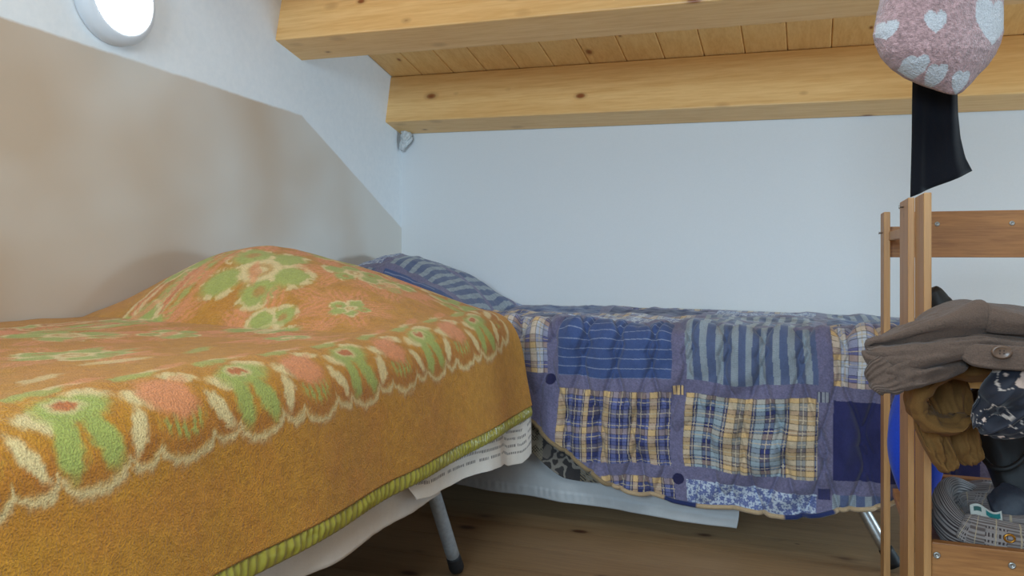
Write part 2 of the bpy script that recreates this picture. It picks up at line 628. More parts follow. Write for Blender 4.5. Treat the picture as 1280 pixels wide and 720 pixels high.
NB_V, NB_U = 760, 430
v = np.linspace(-0.08, 1.872, NB_V)
uT = XE + 1.508             # width of the flat top
DROP = 0.262
u = np.linspace(0, uT + DROP + 0.012, NB_U)
VV, UU = np.meshgrid(v, u, indexing='ij')
def blanket_pos(UU, VV, off=0.0):
    top = UU <= uT
    X = np.where(top, -1.508 + UU, XE)
    s = np.clip(UU - uT, 0, None)
    Rr = 0.08
    ang = np.clip(s / Rr, 0, math.radians(82))
    dx = Rr * np.sin(ang)
    dz = Rr * (1 - np.cos(ang))
    rest = np.clip(s - Rr * math.radians(82), 0, None)
    dx = dx + rest * math.cos(math.radians(82))
    dz = dz + rest * math.sin(math.radians(82))
    ztop = blanket_top(X, VV)
    nominal = 0.572
    hem_drop = 0.225
    k = np.where(top, 0, (ztop - nominal))
    Z = ztop - dz - k * np.clip(dz / hem_drop, 0, 1)
    fold = 0.004 * np.sin(VV * 16 + 1.2 * np.sin(VV * 5)) * sstep(0.04, 0.2, s) + 0.012 * fbm(VV * 5, s * 3 + 2, 12, 2) * sstep(0.02, 0.12, s)
    X = X + dx + fold + off
    return np.stack([X, VV + 0 * UU, Z], -1)
G = blanket_pos(UU, VV)

def over(base, mask, c):
    mask = np.clip(mask, 0, 1)[..., None]
    return base * (1 - mask) + lin(c) * mask

def paint_blanket(UU, VV):
    rs = np.random.RandomState(5)
    # feathered pile edges
    U = UU + 0.012 * fbm(UU * 60, VV * 60, 21, 3) + 0.007 * fbm(UU * 220, VV * 220, 25, 2)
    W = VV + 0.012 * fbm(UU * 60 + 40, VV * 60 + 9, 22, 3) + 0.007 * fbm(UU * 220 + 11, VV * 220, 26, 2)
    ochre = lin((214, 152, 52)); dk = lin((198, 134, 40)); rd = lin((214, 138, 56))
    n1 = fbm(UU * 90, VV * 90, 31, 3) + 0.5
    n2 = fbm(UU * 14, VV * 14, 32, 3) + 0.5
    col = ochre * n1[..., None] + dk * (1 - n1[..., None])
    col = col * (1 - 0.35 * sstep(0.5, 0.75, n2)[..., None]) + rd * 0.35 * sstep(0.5, 0.75, n2)[..., None]
    uh = uT + DROP
    du = (uh - 0.141) - U
    dv = (1.872 - 0.085) - W
    wall = U - 0.12
    r = 0.10
    ddx = np.clip(r - du, 0, None); ddy = np.clip(r - dv, 0, None)
    D = np.minimum(np.minimum(du, dv), np.where((du < r) & (dv < r), r - np.sqrt(ddx ** 2 + ddy ** 2), 9))
    D = np.minimum(D, wall)
    side = du < dv
    w = np.where(side, W, 1.872 + (uh - U) * 1.0) - 0.0359
    per = 0.1305
    k = np.floor(w / per)
    f = w / per - k
    big = f < 0.66
    fl = np.where(big, f / 0.66, (f - 0.66) / 0.34)
    amp = np.where(big, 0.026, 0.017)
    S = D + amp * np.sqrt(np.clip(1 - (2 * fl - 1) ** 2, 0, 1)) - 0.012      # zero on scallop line
    inside = sstep(-0.002, 0.004, S)
    cream, pink, green, dkor = (238, 212, 152), (238, 156, 104), (178, 186, 96), (186, 112, 44)
    # darker halo inside the line, white line
    col = over(col, 0.6 * sstep(-0.014, -0.004, S) * (1 - sstep(0.0, 0.004, S)), dkor)
    inner = col.copy()
    inner = over(inner, 0.55 * sstep(0.004, 0.010, S) * (1 - sstep(0.02, 0.04, S)), dkor)
    # motifs living in border coords (D from line inward, f around)
    cx_big = (f - 0.33) * per
    cx_sm = (f - 0.83) * per
    cx_sm = np.where(cx_sm < -per / 2, cx_sm + per, cx_sm)
    odd = (k % 2) == 1
    def ell(x, y, a, b, ang=0.0):
        ca, sa = math.cos(ang), math.sin(ang)
        xx = x * ca + y * sa; yy = -x * sa + y * ca
        return 1 - sstep(0.62, 1.20, np.sqrt((xx / a) ** 2 + (yy / b) ** 2))
    # pale drop over each small scallop, leaning left and right in turn, and flat lobes above it
    lean = np.where(odd, 0.45, -0.40)
    inner = over(inner, 0.5 * ell(cx_sm + lean * (D - 0.028), D - 0.026, 0.016, 0.034), dkor)
    inner = over(inner, ell(cx_sm + lean * (D - 0.032), D - 0.033, 0.0125, 0.026), cream)
    inner = over(inner, ell(cx_sm - 0.030, D - 0.078 + (cx_sm + 0.03) * 0.2, 0.031, 0.0145), cream)
    inner = over(inner, 0.55 * ell(cx_sm - 0.040, D - 0.073, 0.018, 0.007), pink)
    inner = over(inner, 0.95 * ell(cx_sm + 0.030, D - 0.090, 0.028, 0.011, -0.3), cream)
    # second tier of strokes above
    inner = over(inner, 0.8 * ell(cx_big + 0.012, D - 0.112, 0.044, 0.011, 0.12), green)
    inner = over(inner, 0.7 * ell(cx_big - 0.03, D - 0.122, 0.030, 0.007, -0.1), cream)
    inner = over(inner, 0.6 * ell(cx_sm, D - 0.128, 0.034, 0.010, 0.2), pink)
    # pink bloom with green dashes (odd)
    dash = 0.5 + 0.5 * np.cos(cx_big * 2 * np.pi / 0.013)
    inner = over(inner, odd * ell(cx_big, D - 0.036, 0.036, 0.026) * sstep(0.35, 0.6, dash) * (D < 0.04), green)
    inner = over(inner, 0.5 * odd * ell(cx_big, D - 0.056, 0.042, 0.034), dkor)
    inner = over(inner, odd * ell(cx_big + 0.3 * (D - 0.06), D - 0.064, 0.038, 0.032), pink)
    inner = over(inner, odd * 0.6 * ell(cx_big - 0.02, D - 0.082, 0.03, 0.010, 0.3), pink)
    # green leaf pair with red eye (even)
    ev = ~odd
    inner = over(inner, ev * ell(cx_big - 0.021, D - 0.034, 0.0165, 0.036, 0.30), green)
    inner = over(inner, ev * ell(cx_big + 0.021, D - 0.034, 0.0165, 0.036, -0.15), green)
    inner = over(inner, ev * ell(cx_big - 0.004, D - 0.074, 0.050, 0.022), green)
    inner = over(inner, ev * 0.8 * ell(cx_big, D - 0.078, 0.025, 0.0125), cream)
    inner = over(inner, ev * ell(cx_big, D - 0.078, 0.0165, 0.008), (206, 122, 66))
    # field of large bouquets
    cent = []
    cent = [(.36, 1.47, .155), (.50, 1.31, .095), (.13, 1.50, .10), (.60, 1.62, .07), (.40, 1.70, .08), (.29, 1.03, .115), (.53, .84, .10), (.27, .66, .12), (.55, .46, .10), (.25, .25, .12), (.52, .08, .11), (.17, 1.30, .08), (.20, 1.66, .10), (.52, 1.60, .085), (.14, .84, .09), (.42, .62, .085), (.40, 1.16, .075), (.12, .46, .09), (.40, .27, .085), (.63, 1.20, .05), (.62, 1.42, .05), (.08, 1.1, .08)]
    for (cu, cv, R0) in cent:
        x, y = U - cu, W - cv
        rr = np.hypot(x, y); th = np.arctan2(y, x)
        near = rr < 0.25
        if not near.any(): continue
        ph = rs.uniform(0, 6.28)
        blot = fbm(U * 55 + cu * 30, W * 55, 77, 3)
        # pink brushed sprays round the outside
        for a in np.arange(0, 6.28, 0.9):
            aa = a + ph + rs.uniform(-.3, .3)
            px_, py_ = x - math.cos(aa) * R0 * 1.0, y - math.sin(aa) * R0 * 1.0
            across = -px_ * math.sin(aa) + py_ * math.cos(aa)
            streak = 0.55 + 0.45 * np.cos(across * 2 * np.pi / 0.012 + 6 * blot)
            inner = over(inner, 0.85 * streak * ell(px_, py_, 0.05, 0.026, aa), pink)
        # clustered green rosettes with pale broken rims
        for j_, a in enumerate(np.arange(0, 6.28, 1.256)):
            aa = a + ph + rs.uniform(-.25, .25)
            ox, oy = math.cos(aa) * R0 * 0.50, math.sin(aa) * R0 * 0.50
            rl = R0 * rs.uniform(0.30, 0.40)
            inner = over(inner, 0.95 * ell(x - ox, y - oy, rl, rl * 0.85, aa), green)
            rr_ = np.hypot(x - ox, y - oy) / rl
            inner = over(inner, 0.9 * sstep(0.62, 0.78, rr_) * (1 - sstep(0.9, 1.1, rr_)) * sstep(-0.02, 0.08, blot), cream)
            inner = over(inner, 0.7 * (1 - sstep(0.15, 0.42, rr_)) * (1 if j_ % 2 else 0), (206, 138, 66))
        ring = rr / R0
        inner = over(inner, (1 - sstep(0.24, 0.34, ring)), cream)
        inner = over(inner, 0.8 * (1 - sstep(0.13, 0.22, ring)), (210, 160, 84))
        inner = over(inner, (1 - sstep(0.06, 0.11, ring)), cream)
    for q in range(40):
        cu, cv, aa = rs.uniform(0.10, 0.70), rs.uniform(0.0, 1.72), rs.uniform(-0.6, 0.6) + 1.57
        inner = over(inner, 0.7 * ell(U - cu, W - cv, 0.05, 0.012, aa), [pink, cream, pink, green][q % 4])
    m = (inside * (D > -0.05))[..., None]
    col = col * (1 - m) + inner * m
    col = over(col, 0.9 * np.exp(-(S / 0.0056) ** 2), cream)
    return col * (0.93 + 0.14 * n1[..., None])

M_blanket = cloth('fleece_blanket', None, 0.95, 420, 0.8, 0.004, 0.18, 0.14, 0.1, 130)
bl = grid('blanket', G, M_blanket, None, paint_blanket(UU, VV), 0.006, flip=True)
tag(bl, 'orange fleece blanket with scalloped green and pink flowers on the left bed', 'blanket')
# satin binding along the hem, the far end and a bit of the wall edge
def ruffle(path, wd, w, n, m=14, amp=0.0035, freq=430, th=0.003):
    path = catmull(path, n); wd = catmull(wd, n)
    T = frames(path)
    s = np.concatenate([[0], np.cumsum(np.linalg.norm(np.diff(path, axis=0), axis=1))])
    G = np.zeros((n, m, 3))
    q = np.linspace(0, 1, m)
    for j in range(m):
        W = wd / np.linalg.norm(wd, axis=1)[:, None]
        N = np.cross(T, W)
        puck = amp * (np.sin(s * freq + 2.2 * q[j] + 2 * np.sin(s * 37)) * 0.5 + fbm(s * 70, q[j] * 2 + 0 * s, 5, 2) * 1.6) * math.sin(math.pi * (0.08 + 0.84 * q[j]))
        puff = 0.0035 * math.sin(math.pi * q[j])
        G[:, j] = path + W * (w * q[j]) - N * (puff + puck)[:, None]
    return G
M_satin = cloth('olive_satin', (152, 142, 48), 0.32, 700, 0.1, 0.0005, 0.1, 0.06, 0.6, 40)
hem = G[:, -1, :]
vi = np.linspace(0, NB_V - 1, 60).astype(int)
pth = hem[vi] + np.array([0.002, 0, 0.003])
wd = np.tile(np.array([0.10, 0, -1.0]), (60, 1))
Gt = ruffle(pth, wd, 0.029, 2400)
grid('satin_binding', Gt, M_satin, bl, None, 0.002)
far = G[-1, :, :]
ui = np.linspace(0, NB_U - 1, 50).astype(int)
pth = far[ui] + np.array([0, -0.002, 0.003])
wd = np.tile(np.array([0.0, 0.6, -0.8]), (50, 1))
Gt2 = ruffle(pth, wd, 0.024, 900)
grid('satin_binding', Gt2, M_satin, bl, None, 0.002)

# ---------------- sheets under the blanket
def hang_sheet(name, mat, y0, y1, ztop, hemf, xoff, parent=None, cols=None, n=220, m=70, seed=3, fold=0.010, thick=0.0015):
    Y = np.linspace(y0, y1, n)[:, None]
    q = np.linspace(0, 1, m)[None, :]
    zh = hemf(Y)
    # starts flat on the mattress, turns at the edge, hangs
    Ltop = 0.10
    tot = Ltop + (ztop - zh)
    s = q * tot
    z = np.where(s < Ltop, ztop, ztop - (s - Ltop))
    x = np.where(s < Ltop, -0.735 - Ltop + s, -0.735 + 0 * s)
    hang = np.clip(s - Ltop, 0, None)
    x = x + xoff * sstep(0, 0.12, hang) + 0.05 * hang + fold * np.sin(Y * 21 + 1.5 * np.sin(Y * 7) + seed) * sstep(0.06, 0.22, hang)
    x = x + 0.006 * fbm(Y * 25 + 0 * q, z * 12, seed, 2) * sstep(0.0, 0.1, hang)
    G = np.stack([x, Y + 0 * q, z], -1)
    return G, s, tot
M_sheet = cloth('white_cotton', (228, 220, 212), 0.85, 900, 0.15, 0.0006, 0.2, 0.05)
Gs, _, _ = hang_sheet('sheet', M_sheet, -0.05, 1.40, ZF + 0.137, lambda Y: 0.256 + 0.004 * np.sin(Y * 9) + 0.002 * np.sin(Y * 23), 0.044, fold=0.006)
sh = grid('bed_sheet', Gs, M_sheet, None, None, 0.0015, flip=True)
tag(sh, 'plain white sheet hanging below the orange blanket hem', 'sheet')
yk = np.array([1.22, 1.27, 1.33, 1.45, 1.55, 1.65, 1.72, 1.76, 1.82, 1.875])
zk = np.array([0.335, 0.285, 0.272, 0.262, 0.255, 0.245, 0.237, 0.222, 0.215, 0.225])
M_eye = cloth('white_eyelet', None, 0.85, 900, 0.2, 0.0006, 0.2, 0.05)
Ge, se, te = hang_sheet('eyelet', M_eye, 1.235, 1.885, ZF + 0.141, lambda Y: np.interp(Y, yk, zk), 0.058, n=520, m=240, seed=6, fold=0.008)
ec = np.ones(Ge.shape) * lin((232, 224, 214))
dh = (te - se)                                       # distance up from the hem
row = (dh - 0.028) / 0.017
rk = np.round(row)
inrow = (np.abs(row - rk) < 0.17) & (rk >= 0) & (rk < 9)
ay = (Ge[..., 1] / 0.0068 + rk * 0.35)
hole = inrow & (np.abs(ay - np.round(ay)) < 0.30) & (vnoise(Ge[..., 1] * 60, rk * 3.3 + 10, 9) > 0.28)
ec[hole] = lin((118, 112, 110))
ey = grid('eyelet_cover', Ge, M_eye, None, ec, 0.0015, flip=True)
tag(ey, 'white cotton bedspread with rows of eyelets hanging at the foot corner of the orange blanket', 'bedspread')
# the returned corner round the bed end
n, mm = 60, 50
tt = np.linspace(0, 1, n)[:, None]; qq = np.linspace(0, 1, mm)[None, :]
x = Ge[-1, -1, 0] - 0.10 * tt + 0.004 * np.sin(tt * 20) + 0 * qq
y = 1.885 + 0.010 * np.sin(tt * 9) + 0.004 * qq
zz = 0.345 - qq * (0.125 - 0.02 * np.sin(tt * 7))
Gc = np.stack([x, y + 0 * tt, zz], -1)
grid('corner_fall', Gc, M_sheet, ey, None, 0.0015)

# ---------------- quilt on the rear bed
YC = 2.045                  # where the quilt turns down
def quilt_top(X, Y):
    z = 0.533 + 0.012 * sstep(2.3, 2.05, Y) - 0.012 * sstep(-0.4, 0.4, X) * sstep(2.1, 2.7, Y)
    dx = np.where(X < -1.36, (X + 1.36) / 0.2, (X + 1.36) / 0.36)
    dy = (Y - 2.47) / 0.34
    p = np.clip(1 - np.clip(np.abs(dx), 0, 1) ** 2.2, 0, 1) ** 0.9 * np.clip(1 - np.abs(dy) ** 2.4, 0, 1) ** 0.9
    z = z + 0.185 * p
    return z

NX, NW = 1150, 620
XQ0, XQ1 = -1.495, 0.45
xs = np.linspace(XQ0, XQ1, NX)
Ltop = 2.785 - YC
hx = np.array([-1.5, -0.80, -0.69, -0.61, -0.483, -0.40, -0.32, -0.19, -0.03, 0.127, 0.30, 0.45])
hz = np.array([0.34, 0.32, 0.285, 0.222, 0.150, 0.124, 0.112, 0.108, 0.118, 0.148, 0.215, 0.245])
ZC = 0.545
hemz = np.interp(xs, hx, hz) + 0.004 * np.sin(xs * 30)
RQ = 0.06
wq = np.concatenate([np.linspace(0, 1, 200) * Ltop, Ltop + np.linspace(0.002, 1, NW - 200) * 1.0])
NWt = 200
sfrac = np.linspace(0.002, 1, NW - NWt)
XX = np.repeat(xs[:, None], NW, 1)
Smax = (ZC - hemz) + RQ * (math.pi / 2 - 1)
SS = np.concatenate([np.repeat(np.linspace(-Ltop, 0, NWt)[None], NX, 0), sfrac[None] * Smax[:, None]], 1)   # arc coordinate, 0 at the crest start
Yq = np.where(SS <= 0, YC - SS, YC)
s = np.clip(SS, 0, None)
ang = np.clip(s / RQ, 0, math.pi / 2)
rest = np.clip(s - RQ * math.pi / 2, 0, None)
Zq = quilt_top(XX, Yq) - RQ * (1 - np.cos(ang)) - rest
Yq = Yq - RQ * np.sin(ang)
# normal for displacement
ny = np.where(SS <= 0, 0, -np.sin(ang)); nz = np.where(SS <= 0, 1, np.cos(ang))
def quilt_relief(X, S):
    d = np.zeros_like(X)
    # puckers running over the crest and down the front
    ph = X * 62 + 3.0 * fbm(X * 5, S * 4 + 5, 41, 2) + 1.4 * np.sin(S * 9 + X * 3)
    d += 0.0065 * np.sin(ph) * np.exp(-np.clip(S - 0.03, 0, None) / 0.10) * sstep(-0.06, 0.03, S)
    d += 0.030 * fbm(X * 7 + 2, S * 6 + 3, 42, 3)
    d -= 0.016 * np.exp(-((X + 0.315 + 0.06 * S) / 0.022) ** 2) * sstep(-0.05, 0.02, S) * sstep(0.2, 0.05, S)
    d -= 0.014 * np.exp(-((X + 0.66 - 0.05 * S) / 0.02) ** 2) * sstep(-0.05, 0.02, S) * sstep(0.2, 0.05, S)
    d += 0.010 * fbm(X * 28, S * 20, 43, 2)
    # quilted seams: wavy stitch lines pulled in
    for off in (0.0, 0.085):
        wob = 0.034 * np.arcsin(np.sin((S * 15.0 + off * 40))) / 1.57 + 0.012 * fbm(X * 4, S * 12, 44, 2)
        t = (X + off * 0.5 + wob) / 0.088
        dist = np.abs(t - np.round(t)) * 0.088
        d -= 0.010 * np.exp(-(dist / 0.0065) ** 2) * sstep(-0.08, 0.02, S)
        d += 0.006 * np.clip(dist / 0.044, 0, 1) * sstep(-0.3, 0.02, S)
    # large folds on the hanging front
    fr = sstep(0.05, 0.3, S)
    d += 0.016 * np.sin(X * 13 + 2.5 * S + 1.0) * fr
    # diagonal drag wrinkles
    d += 0.009 * np.sin((X * 0.75 + S) * 55 + 2 * fbm(X * 6, S * 6, 46, 2)) * sstep(0.1, 0.2, S) * sstep(-0.55, -0.2, X) * sstep(0.15, -0.1, X)
    return d
D = quilt_relief(XX, SS)
edge = sstep(0, 0.06, (SS + Ltop))      # keep wall edge quiet
D = D * edge
Gq = np.stack([XX, Yq + ny * D, Zq + nz * D], -1)
Gq[..., 1] = np.minimum(Gq[..., 1], np.where(SS > 0.09, 1.998, 2.79))

def plaid(x, y, xb, yb, seed, wx=0.66):
    """woven check: (width mm, colour) bands in both directions, with thin over-check lines"""
    def bands(t, bs):
        w = np.array([b_[0] for b_ in bs], float) * 0.0013
        e = np.cumsum(w); T = e[-1]
        r = np.mod(t, T)
        i = np.clip(np.searchsorted(e, r, side='right'), 0, len(bs) - 1)
        dist = np.minimum(r - (e[i] - w[i]), e[i] - r)
        mid = np.abs(r - (e[i] - w[i] / 2))
        return np.array([lin(b_[1]) for b_ in bs])[i], dist, mid, i
    cx, dx, mx, ix = bands(x, xb)
    cy, dy, my, iy = bands(y, yb)
    twill = (np.floor((x + y) / 0.0022) % 2 == 0)[..., None]
    c = cx * wx + cy * (1 - wx)
    c = np.where(twill, c * 1.05, c * 0.96)
    c = np.where(((mx < 0.0009) & (ix % 2 == 1) | (my < 0.0009) & (iy % 2 == 1))[..., None], lin((206, 190, 164)), c)
    c = np.where(((dx < 0.0008) | (dy < 0.0008))[..., None], c * 0.42, c)
    return c

def paint_quilt(X, S):
    rs = np.random.RandomState(2)
    d = S - (RQ * (math.pi / 2 - 1))            # ~ drop below the crest level on the front
    wx = X + 0.026 * fbm(X * 6, S * 6, 51, 2)
    wd = d + 0.024 * fbm(X * 6 + 7, S * 6, 52, 2)
    fine = fbm(X * 400, S * 400, 53, 2)
    sash = lin((118, 114, 144)) * (1 + 0.35 * fine[..., None])
    blotch = fbm(X * 10, S * 10, 54, 2)[..., None]
    col = sash * (1 + 0.25 * blotch)
    PX, PD = 0.333, 0.212
    X0, D0 = -0.625, 0.168                       # left edge of the first full column, top of second row
    ci = np.floor((wx - X0) / PX).astype(int)
    ri = np.floor((wd - D0) / PD).astype(int)
    lx = wx - X0 - ci * PX
    ld = wd - D0 - ri * PD
    inp = (lx < 0.300) & (ld < 0.180)
    cream, navy, grey, lilac, tan = (226, 190, 138), (60, 66, 116), (164, 180, 190), (112, 118, 168), (146, 132, 118)
    styles = {}
    def put(mask, c):
        col[mask] = c[mask]
    allc = sorted(set(zip(ci.ravel().tolist(), ri.ravel().tolist()))) if False else [(a, b) for a in range(-4, 5) for b in range(-6, 4)]
    fixed = {(-1, -1): 'pale', (-1, 0): 'sash', (0, -1): 'pin', (0, 0): 'plaidA', (0, 1): 'plaidA', (1, -1): 'stripe', (1, 0): 'plaidB', (1, 1): 'floral',
             (2, -1): 'pale', (2, 0): 'navy', (2, 1): 'stripe', (3, 0): 'plaidA', (3, -1): 'stripe', (3, 1): 'pale'}
    opts = ['stripe', 'plaidA', 'floral', 'pin', 'pale', 'stripe', 'navy']
    for (a, b) in allc:
        mk = inp & (ci == a) & (ri == b)
        if not mk.any(): continue
        st = fixed.get((a, b)) or opts[(a * 3 + b * 5 + 40) % 7]
        x, y = lx, ld
        if st == 'pin':
            c = np.ones(col.shape) * lin((72, 90, 138))
            l = np.abs((y / 0.024) % 1 - 0.5) < 0.045
            c[l] = lin((140, 150, 178))
        elif st == 'stripe':
            t = (x / 0.034) % 1
            c = np.where((t < 0.46)[..., None], lin((156, 166, 176)), lin((92, 104, 138)))
            hb = ((np.floor((x + y) / 0.004) + np.floor((x - y) / 0.004)) % 2 == 0)[..., None]
            c = np.where(hb & (t < 0.46)[..., None], c * 0.82, c)
        elif st == 'plaidA':
            c = plaid(x, y, [(15, cream), (6, navy), (11, lilac), (12, navy), (9, lilac), (5, navy), (10, cream), (20, navy), (7, lilac)], [(12, cream), (14, lilac), (7, navy), (16, tan), (9, navy), (12, lilac)], 1)
        elif st == 'plaidB':
            c = plaid(x, y, [(14, cream), (7, navy), (16, grey), (16, navy), (16, grey), (7, navy), (16, cream), (14, tan)], [(9, cream), (13, grey), (8, navy), (14, tan), (10, grey), (8, navy)], 2)
        elif st == 'pale':
            c = plaid(x, y, [(13, cream), (12, (196, 200, 214)), (15, (106, 104, 152)), (14, (204, 206, 212)), (12, (106, 104, 152))], [(14, (196, 200, 212)), (13, (120, 118, 160)), (12, cream), (12, (200, 204, 212))], 3, 0.55)
        elif st == 'floral':
            c = np.ones(col.shape) * lin((200, 210, 224))
            for (cell, r0, sd) in ((0.0165, 0.0062, 1), (0.0085, 0.0019, 2), (0.0072, 0.0016, 3)):
                tab = np.random.RandomState(60 + sd).rand(64, 64, 3)
                gx, gy = np.floor(x / cell).astype(int), np.floor(y / cell).astype(int)
                for ox in (-1, 0, 1):
                    for oy in (-1, 0, 1):
                        t3 = tab[(gx + ox) % 64, (gy + oy) % 64]
                        ex = x - (gx + ox + 0.15 + 0.7 * t3[..., 0]) * cell
                        ey = y - (gy + oy + 0.15 + 0.7 * t3[..., 1]) * cell
                        rr = np.hypot(ex, ey); th = np.arctan2(ey, ex)
                        rad = r0 * (0.7 + 0.5 * t3[..., 2]) * (1 + 0.28 * np.cos(5 * th + 6 * t3[..., 2]))
                        m_ = rr < rad
                        c[m_] = lin((120, 130, 176))
                        c[(rr < rad * 0.72) & (rr > rad * 0.42)] = lin((92, 104, 156))
        elif st == 'navy':
            c = np.ones(col.shape) * lin((50, 52, 98)) * (1 + 0.3 * fbm(x * 60, y * 20, 63, 2)[..., None])
        else:
            continue
        put(mk, c)
    # little corner patches on the sashes
    for (jx, jd, c, shp) in [(-0.640, 0.150, (46, 46, 82), 'dot'), (-0.310, 0.380, (46, 46, 82), 'dot'), (-0.309, 0.160, cream, 'sq'), (0.024, 0.154, (150, 152, 160), 'sq'), (0.026, 0.375, (60, 60, 100), 'sq'), (-0.975, 0.15, cream, 'sq')]:
        ex, ed = X - jx, d - jd
        if shp == 'dot': mk = np.hypot(ex, ed) < 0.014
        else: mk = (np.abs(ex) < 0.013) & (np.abs(ed) < 0.012)
        c_ = np.ones(col.shape) * lin(c)
        put(mk, c_)
        if shp == 'sq':
            st = mk & (np.abs((ex / 0.009) % 1 - 0.5) < 0.14)
            put(st, np.ones(col.shape) * lin((60, 60, 90)))
    return np.clip(col * (0.95 + 0.5 * fine[..., None] * 0.4), 0, 1)

M_quilt = cloth('patchwork_cotton', None, 0.9, 700, 0.25, 0.0008, 0.2, 0.08, 0.15, 90)
ql = grid('patchwork_quilt', Gq, M_quilt, None, paint_quilt(XX, SS), 0.010)
tag(ql, 'blue and lilac patchwork quilt covering the bed along the back wall', 'quilt')
# binding piped along the hem, cream with navy runs
hemp = Gq[:, -1, :]
ii = np.linspace(0, NX - 1, 400).astype(int)
hp = hemp[ii] + np.array([0, -0.003, -0.002])
V, F = tube_vf(hp, 0.0055, 10)
bc = np.zeros((400, 10, 3))
xb = hp[:, 0]
navyrun = ((xb > -0.345) & (xb < -0.265)) | ((xb > -0.06) & (xb < 0.045)) | ((xb > 0.2) & (xb < 0.28))
bc[:] = lin((190, 164, 130))
bc[navyrun] = lin((40, 52, 100))
bc[xb < -0.47] = lin((150, 128, 96))
obj('hem_binding', V, F, cloth('binding_cotton', None, 0.85, 500, 0.3), ql, bc)
# turned-out lining at the low corner beside the left bed
n, mm = 240, 110
lx = np.linspace(-0.76, -0.44, n)[:, None]; q = np.linspace(0, 1, mm)[None, :]
hz0 = np.interp(lx, hx, hz)
fall = 0.085 * sstep(-0.44, -0.64, lx) + 0.008
yy = 2.006 + 0.008 * np.sin(q * 3.0) + 0.006 * np.sin(lx * 40) + 0 * lx
zz = hz0 + 0.05 - q * (0.05 + fall)
Gl = np.stack([lx + 0 * q, yy + 0 * q, zz + 0 * lx], -1)
lc = np.ones(Gl.shape) * lin((66, 62, 62))
pat = fbm(lx * 26 + 3 + 0 * q, zz * 26, 71, 3)
lc[np.abs(pat) < 0.045] = lin((142, 134, 124))
lc[pat > 0.16] = lin((120, 112, 104))
chk = ((np.floor(lx / 0.004) + np.floor(zz / 0.004)) % 2 == 0) & (lx < -0.665)
lc[chk] = lin((150, 140, 118))
rib = (lx > -0.565) & (np.floor((lx * 0.6 + zz) / 0.004) % 2 == 0)
lc[rib] = lin((140, 126, 104))
grid('lining', Gl, cloth('damask_lining', None, 0.85, 700, 0.2), ql, lc, 0.003)
ql.children[-1]['label'] = 'dark grey damask lining'

# white valance sheet hanging from the rear bed
n, mm = 420, 90
X = np.linspace(-1.40, -0.178, n)[:, None]; q = np.linspace(0, 1, mm)[None, :]
zb = np.interp(X, [-1.4, -0.95, -0.178], [0.086, 0.080, 0.046])
zt = ZF + 0.01
Y = 2.032 + 0.005 * np.sin(X * 24 + np.sin(X * 9)) * q + 0.006 * fbm(X * 16 + 0 * q, q * 2, 81, 2)
Z = zt - q * (zt - zb)
dhem = Z - zb
Y = Y - 0.0018 * (dhem < 0.026) - 0.0010 * np.sin(X * 300 + 6 * fbm(X * 30, 0 * X, 82, 2)) * sstep(0.02, 0.0, np.abs(dhem - 0.018)) * sstep(-0.4, -0.6, X)
Gv = np.stack([X + 0.01 * sstep(0.9, 1.0, (X + 1.4) / 1.222) * np.sin(q * 9), Y, Z + 0 * X], -1)
M_val = cloth('white_valance', (190, 192, 194), 0.55, 900, 0.12, 0.0006, 0.1, 0.05, 0.4)
va = grid('valance_sheet', Gv, M_val, None, None, 0.002)
tag(va, 'white hemmed sheet hanging from the rear bed down to the floor', 'sheet')

# ------------------------------------------------------------------ shelf rack
PX_, PB_ = 0.136, 0.1455
rack = empty('wooden_shelf', (0.50, 1.55, 0), 'slim pine shelf rack with screwed boards at the right edge', 'shelf')
TOPZ = 0.806
XR2 = 0.86
for (x0, x1, y0, y1) in ((0.136, 0.148, 1.782, 1.863), (0.136, 0.1452, 1.345, 1.467), (0.1454, 0.1552, 1.242, 1.3445),
                         (XR2, XR2 + 0.012, 1.782, 1.863), (XR2 - 0.001, XR2 + 0.0086, 1.345, 1.467), (XR2 - 0.0106, XR2 - 0.001, 1.242, 1.325)):
    box('post', (x0, y0, 0), (x1, y1, TOPZ), M_postm, rack, 0.0012)
# rungs on the left and right sides
for xx in (0.1455, XR2 - 0.014):
    box('rung', (xx, 1.44, 0.748), (xx + 0.012, 1.80, 0.766), M_postm, rack, 0.002)
# rear board with a lowered end
V, F = join([box_vf((0.182, 1.815, 0.714), (XR2 - 0.02, 1.829, 0.807), 0.0015), box_vf((0.1485, 1.815, 0.714), (0.182, 1.829, 0.777), 0.0015)])
board = obj('rear_board', V, F, M_rail, rack, smooth=False)

def screw(c, ax, r=0.0045, parent=None, shank=0.0):
    c = np.array(c, float)
    ph = np.linspace(0, 2 * np.pi, 18, endpoint=False)
    ax = np.array(ax, float)
    u_ = np.cross(ax, [0, 0, 1.0]); u_ /= np.linalg.norm(u_)
    w_ = np.cross(u_, ax)
    R = []
    prof = [(-0.004 - shank, r * 0.45), (0.0, r * 0.5), (0.0004, r), (0.0012, r * 0.96), (0.0018, r * 0.75), (0.0014, r * 0.42), (0.0006, r * 0.36), (0.0002, r * 0.1)]
    for d, rr in prof:
        R.append(c + ax * d + rr * (np.cos(ph)[:, None] * u_ + np.sin(ph)[:, None] * w_))
    V, F = loft_vf(np.array(R))
    o = obj('screw', V, F, M_steel, parent)
    return o
for px, py in ((1171.5, 280), (1265, 279)):
    screw(P(px, py, 1.8145), (0, -1, 0), 0.0048, board)
screw((0.131, 1.82, P(1101, 291, 1.8)[2]), (-1, 0, 0), 0.003, rack, 0.004)
screw((0.131, 1.41, P(1126, 259, 1.41)[2]), (-1, 0, 0), 0.003, rack, 0.004)

